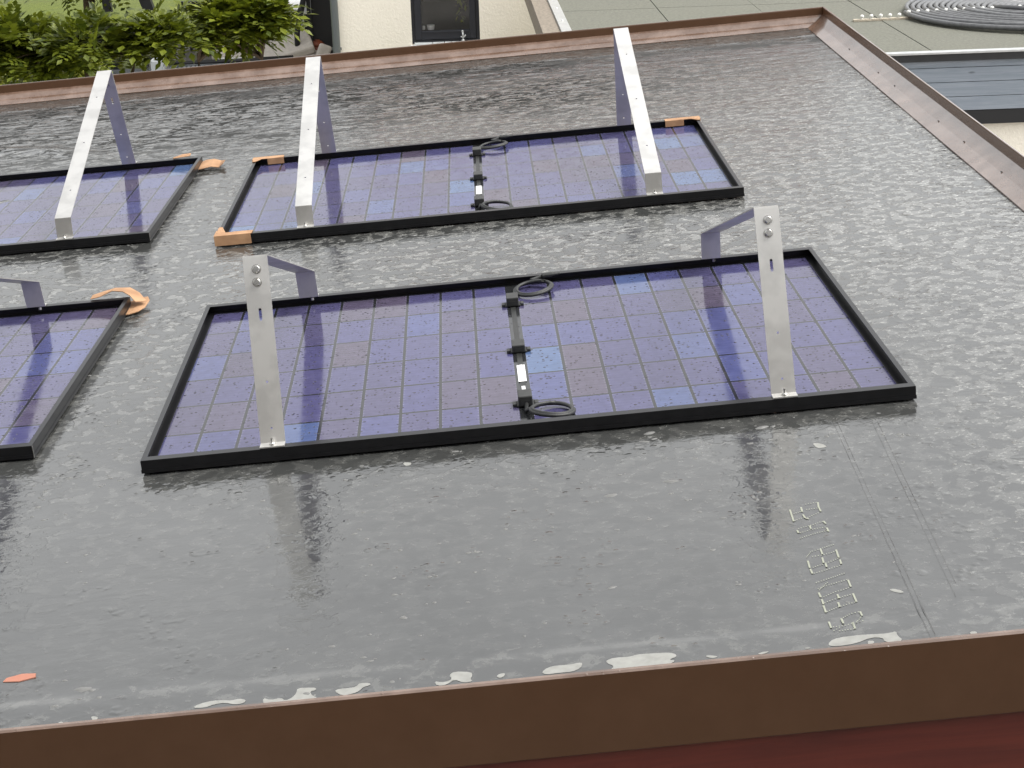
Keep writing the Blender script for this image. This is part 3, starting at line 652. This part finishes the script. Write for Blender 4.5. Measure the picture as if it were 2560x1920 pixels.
# ---- cream house with window
house = tag(empty('house', (0, 20, GZ)), 'cream rendered house with a dark framed window behind the roof', 'house')
def HP(name, bm, mat, parent=house):
    for v in bm.verts: v.co -= Vector((0, 20, GZ))
    return finish(name, bm, mat, parent)
WX0, WX1, WZ0, WZ1 = .169, 1.10, -2.262, -.95
bm = B()
box(bm, -.82, WX0, 20, 20.3, GZ, 2.6); box(bm, WX1, 1.885, 20, 20.3, GZ, 2.6)
box(bm, WX0, WX1, 20.0, 20.3, GZ, WZ0-.012); box(bm, WX0, WX1, 20.0, 20.3, WZ1, 2.6)
box(bm, -.82, -.52, 20.301, 27, GZ, 2.6)
HP('wall', bm, M['render'])
bm = B(); box(bm, 1.91, 5.5, 20.02, 20.3, GZ, 2.6); box(bm, 5.2, 5.5, 20.301, 27, GZ, 2.6); HP('wall', bm, M['render'])
bm = B(); box(bm, 1.8855, 1.9095, 20.04, 20.28, GZ, 2.6); HP('wall_joint', bm, M['black'])
bm = B()
v = [bm.verts.new(p) for p in ((-1.2, 19.6, 2.6), (5.9, 19.6, 2.6), (5.9, 27.4, 2.6), (-1.2, 27.4, 2.6), (-1.2, 23.5, 4.4), (5.9, 23.5, 4.4))]
for f in ((0, 1, 5, 4), (2, 3, 4, 5), (0, 4, 3), (1, 2, 5), (0, 3, 2, 1)): bm.faces.new([v[i] for i in f])
HP('roof', bm, M['red'])
bm = B()
for (a, b, c, d) in ((WX0, .21, WZ0, WZ1), (1.055, WX1, WZ0, WZ1)): box(bm, a, b, 20.05, 20.14, c, d)
box(bm, .2101, 1.0549, 20.05, 20.14, WZ0, -2.225)
win = HP('window', bm, M['winframe'])
bm = B()
box(bm, .215, .305, 20.03, 20.10, -2.215, WZ1-.03, bev=.006); box(bm, .965, 1.05, 20.03, 20.10, -2.215, WZ1-.03, bev=.006)
box(bm, .3052, .9648, 20.032, 20.10, -2.215, -2.10, bev=.006); box(bm, .3052, .9648, 20.024, 20.05, -2.123, -2.108)
HP('sash', bm, M['winframe'], win)
bm = B(); box(bm, .300, .97, 20.07, 20.078, -2.105, WZ1-.03); HP('pane', bm, M['glass'], win)
bm = B(); box(bm, .14, 1.11, 19.91, 20.055, WZ0-.032, WZ0-.013, bev=.004)
HP('sill', bm, M['sill'], win)
bm = B()
for a, b in ((.20, .44), (.448, .605), (.613, .70), (.708, 1.03)): box(bm, a, b, 19.975, 20.045, WZ0-.0125, WZ0+.012, bev=.004)
HP('sill_tile', bm, M['sill'], win)
bm = B()                                   # the dim room behind the pane
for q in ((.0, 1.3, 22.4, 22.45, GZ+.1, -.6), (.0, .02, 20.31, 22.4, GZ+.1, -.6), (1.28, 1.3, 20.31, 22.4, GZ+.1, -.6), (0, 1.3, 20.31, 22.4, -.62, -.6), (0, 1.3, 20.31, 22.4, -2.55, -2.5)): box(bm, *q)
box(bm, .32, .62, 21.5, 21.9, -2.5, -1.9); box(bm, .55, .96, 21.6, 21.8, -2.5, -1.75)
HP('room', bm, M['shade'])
bm = B(); tube(bm, [(-.865, 19.93, GZ), (-.855, 19.93, 2.5)], .052, 16); box(bm, -.93, -.80, 19.96, 20.0, -2.30, -2.27)
HP('downpipe', bm, M['pipe'])
# trailing plant, pot and tap-like ornament at the window
def leaf_fan(bm, c, d, L, wd, up=Vector((0, 0, 1))):
    d = Vector(d).normalized(); s = d.cross(up)
    s = s.normalized() if s.length > 1e-3 else Vector((1, 0, 0)); c = Vector(c)
    m_ = c+d*L*.5+up*L*.06
    vs = [bm.verts.new(c), bm.verts.new(c+d*L*.3+s*wd*.42+up*L*.02), bm.verts.new(c+d*L*.62+s*wd*.5), bm.verts.new(c+d*L), bm.verts.new(c+d*L*.62-s*wd*.5), bm.verts.new(c+d*L*.3-s*wd*.42+up*L*.02)]
    mid = bm.verts.new(m_-up*L*.10)
    for i in range(6): bm.faces.new((vs[i], vs[(i+1) % 6], mid))
bm = B(); rq = random.Random(5)
for k in range(70):
    t = rq.random(); leaf_fan(bm, (.86+rq.uniform(-.07, .07)*(1-t*.3), 20.125+rq.uniform(-.03, .03), -1.35-.62*t), (rq.uniform(-1, 1), rq.uniform(-.6, .3), rq.uniform(-1.2, .2)), rq.uniform(.05, .10), .035)
tag(finish('hanging_plant', bm, M['leafC']), 'yellow green plant trailing inside the house window', 'plant')
bm = B(); cyl(bm, (.43, 20.17, -2.10), (0, 0, 1), .045, .065, 20, r2=.055); cyl(bm, (.33, 20.19, -2.10), (0, 0, 1), .02, .05, 14)
tag(finish('flower_pot', bm, M['white']), 'small white pot inside the house window', 'pot')
bm = B(); cyl(bm, (.865, 20.0, WZ0+.012), (0, 0, 1), .03, .03, 16, r2=.02); tube(bm, [(.865, 20, WZ0+.04), (.867, 20, WZ0+.09), (.862, 20, WZ0+.14)], .012, 10); tube(bm, [(.865, 20, WZ0+.06), (.905, 19.99, WZ0+.10)], .010, 8)
tube(bm, [(.865, 20, WZ0+.06), (.835, 19.99, WZ0+.085)], .008, 8); bmesh.ops.create_uvsphere(bm, u_segments=10, v_segments=8, radius=.017, matrix=Matrix.Translation((.862, 20, WZ0+.15)))
tag(finish('figurine', bm, M['zinc'], smooth=True), 'small silvery figurine with raised arm on the window sill', 'ornament')

# ---- garage with felt roof on the right
gar = tag(empty('garage', (1.6, 11, GZ)), 'low building on the right with green grey felt roof and grey board fascia', 'garage')
def GP(name, bm, mat, parent=gar, **k):
    for v in bm.verts: v.co -= Vector((1.6, 11, GZ))
    return finish(name, bm, mat, parent, **k)
zr = -1.07
# felt sheets (slightly overlapping strips, seams are real steps)
bm = B()
xs = [1.86, 2.84, 3.838, 4.84, 5.84, 6.84, 7.84, 8.9]
for i in range(7):
    ys = [11.02, 14.2, 16.8, 19.4] if i != 3 else [11.02, 14.22, 16.8, 19.4]
    if i == 4: ys = [11.02, 11.81, 14.21, 16.8, 19.4]
    if i == 5: ys = [11.02, 12.4, 14.21, 16.8, 19.4]
    for j in range(len(ys)-1):
        dz = .003*(i % 2)+.0015*(j % 2); dx = .012*math.sin(i*2.3+j)
        box(bm, xs[i]+.004+dx*0, xs[i+1]-.003, ys[j]+.004, ys[j+1]-.003, zr-.03, zr+dz, bev=.0015)
felt = GP('roof', bm, M['felt'])
bm = B(); box(bm, 1.87, 8.9, 11.03, 19.4, zr-.12, zr-.031); GP('roof_deck', bm, M['dark'])
bm = B(); box(bm, 1.81, 8.95, 10.93, 11.016, zr-.008, zr+.012, bev=.003); GP('edge_trim', bm, M['zinc'])
bm = B(); box(bm, 1.76, 1.8595, 11.018, 19.45, zr-.01, zr+.022, bev=.004)
vt = GP('edge_trim', bm, M['zinc'])
bm = B()
for k in range(9): bmesh.ops.create_uvsphere(bm, u_segments=8, v_segments=5, radius=.010, matrix=Matrix.Translation((1.812, 11.6+k*.9, zr+.023)))
GP('screw_heads', bm, M['steel'], vt)
bm = B(); box(bm, 1.585, 1.755, 10.98, 19.4, zr-.22, zr+.002, bev=.004); GP('verge_board', bm, M['oldwood'])
bm = B(); box(bm, 1.8, 8.9, 10.95, 11.019, zr-.072, zr-.0085, bev=.003); GP('gutter_trim', bm, M['dark'])
zz = -1.145
for h in (.062, .127, .127, .122):
    bm = B(); box(bm, 1.8, 8.9, 10.985, 11.02, zz-h+.004, zz, bev=.004); GP('fascia_board', bm, M['slat']); zz -= h
bm = B(); box(bm, 1.8, 8.9, 10.99, 11.05, -1.705, zz-.001); GP('recess_band', bm, M['black'])  # black band put in for the dark recess under the fascia
bm = B(); box(bm, 1.83, 8.9, 11.06, 19.3, GZ, zr-.13); GP('wall', bm, M['render'])
# ---- spiral of black pool-heating hose held by laths
hcx, hcy, R0 = 6.46, 12.98, 1.36
mat_root = tag(empty('hose_spiral', (hcx, hcy, zr)), 'large flat spiral of black hose lying on the felt roof, held by pale laths', 'hose coil')
bm = B(); pts = []; turns = 22; N = turns*44
rq = random.Random(11)
lift = [max(0, rq.gauss(.012, .022)) for _ in range(turns+2)]
for k in range(N+1):
    t = k/44; r = R0 - (R0-.12)*t/turns; a = math.pi + 2*math.pi*t
    i0 = int(t); L0 = lift[i0]+(lift[min(i0+1, turns+1)]-lift[i0])*(t-i0)
    z_ = .048 + L0*max(0, math.sin(a)*-.6+.35)+.006*math.sin(a*3+t)
    pts.append((r*math.cos(a), r*math.sin(a), z_))
tube(bm, pts, .0245, 7); hose = finish('hose', bm, M['hose'], mat_root, smooth=True)
for q, (ang, r1, r2) in enumerate(((math.pi+.075, .1, 1.90), (math.pi/2+.03, .1, 1.38), (.12, .1, 1.38), (-math.pi/2+.1, .1, 1.25))):
    bm = B(); mm = Matrix.Rotation(ang, 4, 'Z'); box(bm, r1, r2, -.024, .024, .002, .022, mat=mm, bev=.002)
    la = finish('lath', bm, M['lath'], mat_root)
    bm = B(); k = .16
    while k < r2-.08:
        c = mm @ Vector((k, 0, .048 if k < R0 else .024))
        bmesh.ops.create_uvsphere(bm, u_segments=8, v_segments=6, radius=.021, matrix=Matrix.Translation(c+Vector((0, 0, .022))) @ Matrix.Diagonal((1, 1, .9, 1)))
        cyl(bm, c-Vector((0, 0, .03)), (0, 0, 1), .012, .05, 8); k += .092
    finish('hose_clips', bm, M['clip'], la, smooth=True)

# ---- garden things beyond the house corner (about 24 m away)
sh = tag(empty('garden_shelter', (-1.4, 24, GZ)), 'dark open garden shelter beside the house corner', 'shelter')
def SP(name, bm, mat, parent=sh):
    for v in bm.verts: v.co -= Vector((-1.4, 24, GZ))
    return finish(name, bm, mat, parent)
bm = B(); box(bm, -1.80, -.6, 26.0, 26.05, GZ, -.6); box(bm, -.85, -.8, 23.8, 26, GZ, -.6); SP('back_panel', bm, M['black'])  # near-black walls put the darkness of the opening into the colour
bm = B(); box(bm, -1.9, -.7, 23.7, 26.2, -.6, -.5); SP('roof', bm, M['black'])
bm = B(); box(bm, -1.56, -1.50, 23.8, 23.86, GZ, -.6); SP('post', bm, M['black'])
bm = B(); box(bm, -1.50, -1.06, 23.9, 23.95, GZ, -.6); SP('dark_infill', bm, M['black'])  # black sheet across the opening, painting in its darkness
bm = B(); box(bm, -1.72, -1.57, 25.0, 25.03, -2.50, -1.6); SP('light_panel', bm, M['white'])
bm = B(); tube(bm, [(-1.50, 23.6, -1.2), (-1.56, 23.6, -2.0), (-1.66, 23.6, -2.35), (-1.72, 23.6, -2.6), (-1.74, 23.6, GZ+.11)], .045, 8); tube(bm, [(-1.60, 23.6, -2.1), (-1.75, 23.6, -2.4), (-1.95, 23.6, -2.48)], .02, 6)
tag(finish('parasol_arm', bm, M['black'], smooth=True), 'curved black parasol arm in front of the dark shelter', 'parasol arm')
def cushion(c, sx, sy, sz, rx, ry, rz, label):
    bm = B(); mm = Matrix.Translation(c) @ Matrix.Rotation(rz, 4, 'Z') @ Matrix.Rotation(ry, 4, 'Y') @ Matrix.Rotation(rx, 4, 'X')
    box(bm, -sx/2, sx/2, -sy/2, sy/2, -sz/2, sz/2, bev=min(sz*.35, .035))
    o = finish('cushion', bm, M['cushion'], smooth=False); o.matrix_basis = mm
    tag(o, label, 'cushion', 'beige garden cushions')
cushion((-1.95, 23.7, -2.86), .92, .6, .14, R_(20), R_(-15), R_(8), 'long beige seat cushion propped aslant on the patio, uppermost')
cushion((-1.66, 23.5, -3.0), .46, .5, .13, R_(12), R_(-2), R_(-4), 'flat beige cushion between the propped cushion and the rust red pot')
cushion((-2.62, 24.2, -2.92), 1.0, .8, .12, R_(8), R_(2), 0, 'wide beige cushion half hidden by the leaves of the bush')
cushion((-1.33, 23.4, -2.93), .20, .12, .36, R_(-8), R_(24), R_(10), 'small patterned upright cushion by the downpipe')
bm = B(); rgs = [(.0, .06), (.10, .10), (.17, .20), (.15, .30), (.07, .38), (.03, .40)]
for (r0, z0), (r1, z1) in zip(rgs, rgs[1:]): cyl(bm, (-1.44, 23.9, -3.15+z0), (0, 0, 1), max(r0, .002), z1-z0, 20, r2=max(r1, .002))
tag(finish('clay_pot', bm, M['rust'], smooth=True), 'round rust red pot beside the downpipe', 'pot')
bm = B(); box(bm, -3.0, -2.28, 23.4, 24.1, -3.12, -2.97, bev=.02)
tag(finish('grey_cover', bm, M['white']), 'flat pale cover lying on the patio under the leaves', 'cover')
bm = B(); tube(bm, [(-4.25, 23.0, -2.60), (-4.05, 23.0, -2.76), (-3.8, 23.0, -2.87), (-3.4, 23, -2.91), (-2.6, 23, -2.90), (-1.75, 23, -2.88)], .042, 8)
for x in (-4.0, -3.2, -2.4, -1.8): tube(bm, [(x, 23, -2.9), (x, 23.02, GZ)], .03, 8)
tag(finish('bench_rail', bm, M['black'], smooth=True), 'curved black rail low behind the roof edge', 'rail')
bm = B(); box(bm, -3.85, -3.64, 22.4, 22.6, GZ, -2.74, bev=.03)
tag(finish('stone_block', bm, M['sill']), 'pale square block behind the roof edge', 'block')
bm = B()
for k in range(14): box(bm, -3.62+k*.066, -3.62+k*.066+.046, 21.3, 22.84, -2.96, -2.92, bev=.004)
box(bm, -3.64, -2.68, 21.25, 21.3, -2.98, -2.91); box(bm, -3.64, -2.68, 22.85, 22.90, -2.98, -2.91)
for x in (-3.6, -2.75):
    for y in (21.27, 22.87): box(bm, x, x+.05, y-.02, y+.02, GZ, -2.98)
tag(finish('slatted_bench', bm, M['grey']), 'grey slatted bench top behind the roof edge', 'bench')
bm = B(); n = 18
gv = [[bm.verts.new((-5.55+1.88*i/n, 21.0+1.95*j/n, -2.93+.035*noise.noise(Vector((i*.4, j*.4, 2)))-.10*max(0, .35-i/n)-(.37 if j in (0, n) or i in (0, n) else 0))) for i in range(n+1)] for j in range(n+1)]
for j in range(n):
    for i in range(n): bm.faces.new((gv[j][i], gv[j][i+1], gv[j+1][i+1], gv[j+1][i]))
bmesh.ops.solidify(bm, geom=bm.faces[:], thickness=.02)
tag(finish('tarpaulin', bm, M['grey'], smooth=True), 'dark grey tarpaulin stretched just behind the brown edge', 'tarpaulin')
# white table with dark chairs further up
tb = tag(empty('garden_table', (-2.85, 26.75, GZ)), 'long white garden table behind the bush', 'table')
bm = B(); box(bm, -1.15, 1.15, -.75, .75, .70, .75, bev=.01); finish('tabletop', bm, M['white'], tb)
for x in (-1.0, 1.0):
    for y in (-.6, .6):
        bm = B(); box(bm, x-.03, x+.03, y-.03, y+.03, 0, .699); finish('leg', bm, M['white'], tb)
def chair(x, y, label):
    r = tag(empty('garden_chair', (x, y, GZ), rz=.05*x), label, 'chair', 'dark chairs at the white garden table')
    bm = B(); box(bm, -.27, .27, -.25, .25, .40, .46, bev=.01); finish('seat', bm, M['dark'], r)
    bm = B(); box(bm, -.27, .27, -.30, -.25, .46, 1.02, bev=.01); finish('backrest', bm, M['dark'], r)
    for a in (-.24, .24):
        for b in (-.22, .22):
            bm = B(); box(bm, a-.02, a+.02, b-.02, b+.02, 0, .40); finish('leg', bm, M['dark'], r)
chair(-3.55, 25.7, 'dark garden chair at the left of the white table'); chair(-2.98, 25.7, 'dark garden chair at the middle of the white table')
# dark posts
def post(pts, r, label, mat='dark'):
    bm = B()
    for a, b in zip(pts, pts[1:]):
        d = (Vector(b)-Vector(a)); ln = d.length; mm = Matrix.Translation(a) @ d.to_track_quat('Z', 'Y').to_matrix().to_4x4()
        box(bm, -r, r, -r, r, 0, ln, mat=mm, bev=.005)
    tag(finish('garden_post', bm, M[mat]), label, 'post', 'dark posts in the garden')
post([(-4.68, 24.2, GZ), (-4.80, 24.2, -1.3)], .065, 'upright black post behind the left bush')
post([(-3.95, 24.2, -2.75), (-4.30, 24.2, -1.5)], .085, 'slanting dark post right of the black post')
post([(-5.43, 23.6, GZ), (-5.43, 23.6, -2.6)], .06, 'short grey post below the left bush', 'grey')

# ================================================================ bushes and trees
def pinnate(bm, c, d, up, L, n, lw):
    d = d.normalized(); s = d.cross(up).normalized(); u2 = s.cross(d)
    for k in range(n):
        t = (k+1)/(n+.5); p = c+d*L*t-u2*L*.22*t*t
        for sg in (-1, 1):
            dd = (d*.55+s*sg+u2*.12).normalized(); leaf_q(bm, p, dd, u2, lw*(1.15-.5*abs(t-.45)), lw*.62)
    leaf_q(bm, c+d*L-u2*L*.22, (d-u2*.4), u2, lw*1.15, lw*.65)
def leaf_q(bm, c, d, up, L, wd):
    d = d.normalized(); s = d.cross(up).normalized()
    a = bm.verts.new(c); b = bm.verts.new(c+d*L*.5+s*wd*.5); e = bm.verts.new(c+d*L-up*L*.12); f = bm.verts.new(c+d*L*.5-s*wd*.5)
    bm.faces.new((a, b, e, f))
def bush(name, base, stems, blobs, nleaf, leafmat, label, cat, seed, L=(.15, .23), lw=.085, n=4, grp=None):
    """stems: lists of points; blobs: (centre, radii) that the leaf sprays fill unevenly."""
    rq = random.Random(seed); root = tag(empty(name, base), label, cat, grp); bz = Vector(base)
    bm = B()
    for st, r in stems:
        pts = [Vector(p)-bz for p in st]
        k = len(pts); tube(bm, pts, r, 8, radii=[r*(1-.6*i/(k-1)) for i in range(k)])
    # twigs into the blobs
    for (c, rad) in blobs:
        for q in range(5):
            st = stems[rq.randrange(len(stems))][0]; a = Vector(st[-1])-bz
            e = Vector(c)-bz+Vector([rq.uniform(-.7, .7)*v for v in rad]); m_ = a.lerp(e, .5)+Vector((rq.uniform(-.1, .1), rq.uniform(-.1, .1), .05))
            tube(bm, [a, m_, e], .01, 5, radii=[.016, .010, .004])
    finish('trunk', bm, M['bark'], root, smooth=True)
    bm = B(); tot = sum(r[0]*r[1]*r[2] for _, r in blobs)
    for (c, rad) in blobs:
        m_ = int(nleaf*rad[0]*rad[1]*rad[2]/tot)+8; c = Vector(c)-bz
        for q in range(m_):
            v = Vector((rq.gauss(0, 1), rq.gauss(0, 1), rq.gauss(0, 1))).normalized()*(rq.random()**.45)
            p = Vector((v.x*rad[0], v.y*rad[1], v.z*rad[2]))
            pp = c+p
            if noise.noise((pp+bz)*2.6) < rq.uniform(-.45, .10): continue
            out = Vector((v.x, v.y, v.z*.3+.15))+Vector((rq.uniform(-.8, .8), rq.uniform(-.8, .8), rq.uniform(-.35, .45)))
            u = Vector((rq.uniform(-.35, .35), rq.uniform(-.45, .25), 1)).normalized(); s_ = rq.uniform(*L)
            pinnate(bm, pp, out, u, s_, n, lw*rq.uniform(.8, 1.2))
    finish('crown', bm, M[leafmat], root, recalc=False)
    return root
bush('bush', (-2.45, 11.2, GZ), [([(-2.45, 11.2, GZ), (-2.42, 11.15, -2.1), (-2.38, 11.1, -1.2), (-2.4, 11.1, -.8)], .05), ([(-2.42, 11.2, GZ), (-2.2, 11.2, -1.9), (-2.0, 11.2, -.9)], .035), ([(-2.47, 11.2, GZ), (-2.8, 11.3, -2.0), (-2.95, 11.3, -1.0)], .035)],
     [((-3.05, 11.2, -.72), (.36, .45, .15)), ((-2.76, 11.1, -.86), (.28, .4, .12)), ((-2.30, 11.0, -.74), (.28, .38, .15)), ((-2.05, 11.1, -.82), (.22, .3, .08)), ((-1.86, 11.2, -.70), (.24, .34, .11)), ((-1.60, 11.1, -.74), (.18, .3, .10)), ((-3.5, 11.3, -.78), (.4, .45, .18)), ((-2.40, 11.1, -.92), (.14, .2, .06))],
     1900, 'leafB', 'large leafy green bush left behind the roof, fresh feathered leaves', 'bush', 21, grp='bushes behind the roof edge')
bush('bush', (-1.15, 11.6, GZ), [([(-1.15, 11.6, GZ), (-1.12, 11.6, -2.0), (-1.1, 11.5, -.9)], .035), ([(-1.1, 11.6, GZ), (-.98, 11.6, -1.8), (-.95, 11.5, -1.0)], .025), ([(-1.2, 11.6, GZ), (-1.5, 11.6, -1.9), (-1.5, 11.5, -1.0)], .025)],
     [((-1.38, 11.5, -.74), (.22, .3, .12)), ((-1.12, 11.4, -.72), (.24, .3, .13)), ((-.90, 11.5, -.64), (.18, .25, .11)), ((-1.10, 11.6, -.58), (.30, .25, .07)), ((-.74, 11.5, -.55), (.12, .18, .07)), ((-1.25, 11.4, -.86), (.06, .1, .05))],
     860, 'leafA', 'bright green bush right of the large bush, drooping over the patio', 'bush', 5, grp='bushes behind the roof edge')
bush('bush', (-3.4, 14.0, GZ), [([(-3.4, 14, GZ), (-3.4, 14, -2.2)], .03)],
     [((-3.5, 14, -1.45), (.5, .4, .18)), ((-3.05, 13.9, -1.55), (.3, .35, .16))], 700, 'leafC', 'yellow green bush low beneath the large bush', 'bush', 8, L=(.1, .16), lw=.05, grp='bushes behind the roof edge')
bush('tree', (-5.15, 24.6, GZ), [([(-5.15, 24.6, GZ), (-5.12, 24.6, -2.4), (-5.1, 24.6, -1.4), (-5.0, 24.6, .0)], .13), ([(-5.11, 24.6, -1.5), (-4.3, 24.4, -.6)], .05), ([(-5.11, 24.6, -1.5), (-6.0, 24.6, -.6)], .05)],
     [((-5.1, 24.4, -1.5), (.9, .8, .6)), ((-4.2, 24.4, -1.0), (.8, .8, .7)), ((-6.2, 24.6, -.9), (.8, .8, .7)), ((-5.2, 24.6, -.1), (1.4, 1.2, .9)), ((-3.2, 24.6, -1.2), (.7, .7, .55))], 2600, 'leafB', 'small garden tree with brown trunk standing on the lawn behind', 'tree', 31, L=(.25, .38), lw=.10)
bush('bush', (-5.9, 19.5, GZ), [([(-5.9, 19.5, GZ), (-5.9, 19.5, -2.6)], .04)],
     [((-5.9, 19.5, -2.2), (.8, .6, .45)), ((-6.6, 19.5, -2.1), (.7, .6, .5)), ((-5.1, 19.4, -2.35), (.6, .5, .35))], 1600, 'leafD', 'dark green bush at the far left below the large bush', 'bush', 44, L=(.16, .26), lw=.07, grp='bushes behind the roof edge')
# grass tuft at the far left
bm = B(); rq = random.Random(9)
for k in range(420):
    x = rq.uniform(-3.5, -2.75); y = rq.uniform(12.2, 12.9); h = rq.uniform(.55, .95); lx, ly = rq.uniform(-.3, .3), rq.uniform(-.25, .25)
    p0 = Vector((x, y, GZ+1.2)); z0 = GZ+1.2; pr = None
    for i in range(5):
        t = i/4; c = Vector((x+lx*t*t, y+ly*t*t, z0+h*t*(1-.15*t))); w_ = .008*(1-t*.9)
        a, b = bm.verts.new(c+Vector((w_, 0, 0))), bm.verts.new(c-Vector((w_, 0, 0)))
        if pr: bm.faces.new((pr[0], pr[1], b, a))
        pr = (a, b)
gt = tag(empty('ornamental_grass', (-3.1, 12.5, GZ)), 'tall dark ornamental grass in a planter at the far left', 'plant')
for v in bm.verts: v.co -= Vector((-3.1, 12.5, GZ))
finish('blades', bm, M['leafD'], gt, recalc=False)
bm = B(); box(bm, -.45, .45, -.4, .4, 0, 1.2, bev=.02); finish('planter', bm, M['oldwood'], gt)

# ================================================================ put the shed and all that lies on it at the roof's real fall
for o in ON_ROOF:
    loc, rz = o.location.copy(), o.rotation_euler.z
    o.matrix_basis = G @ (Matrix.Translation(loc) @ Matrix.Rotation(rz, 4, 'Z'))
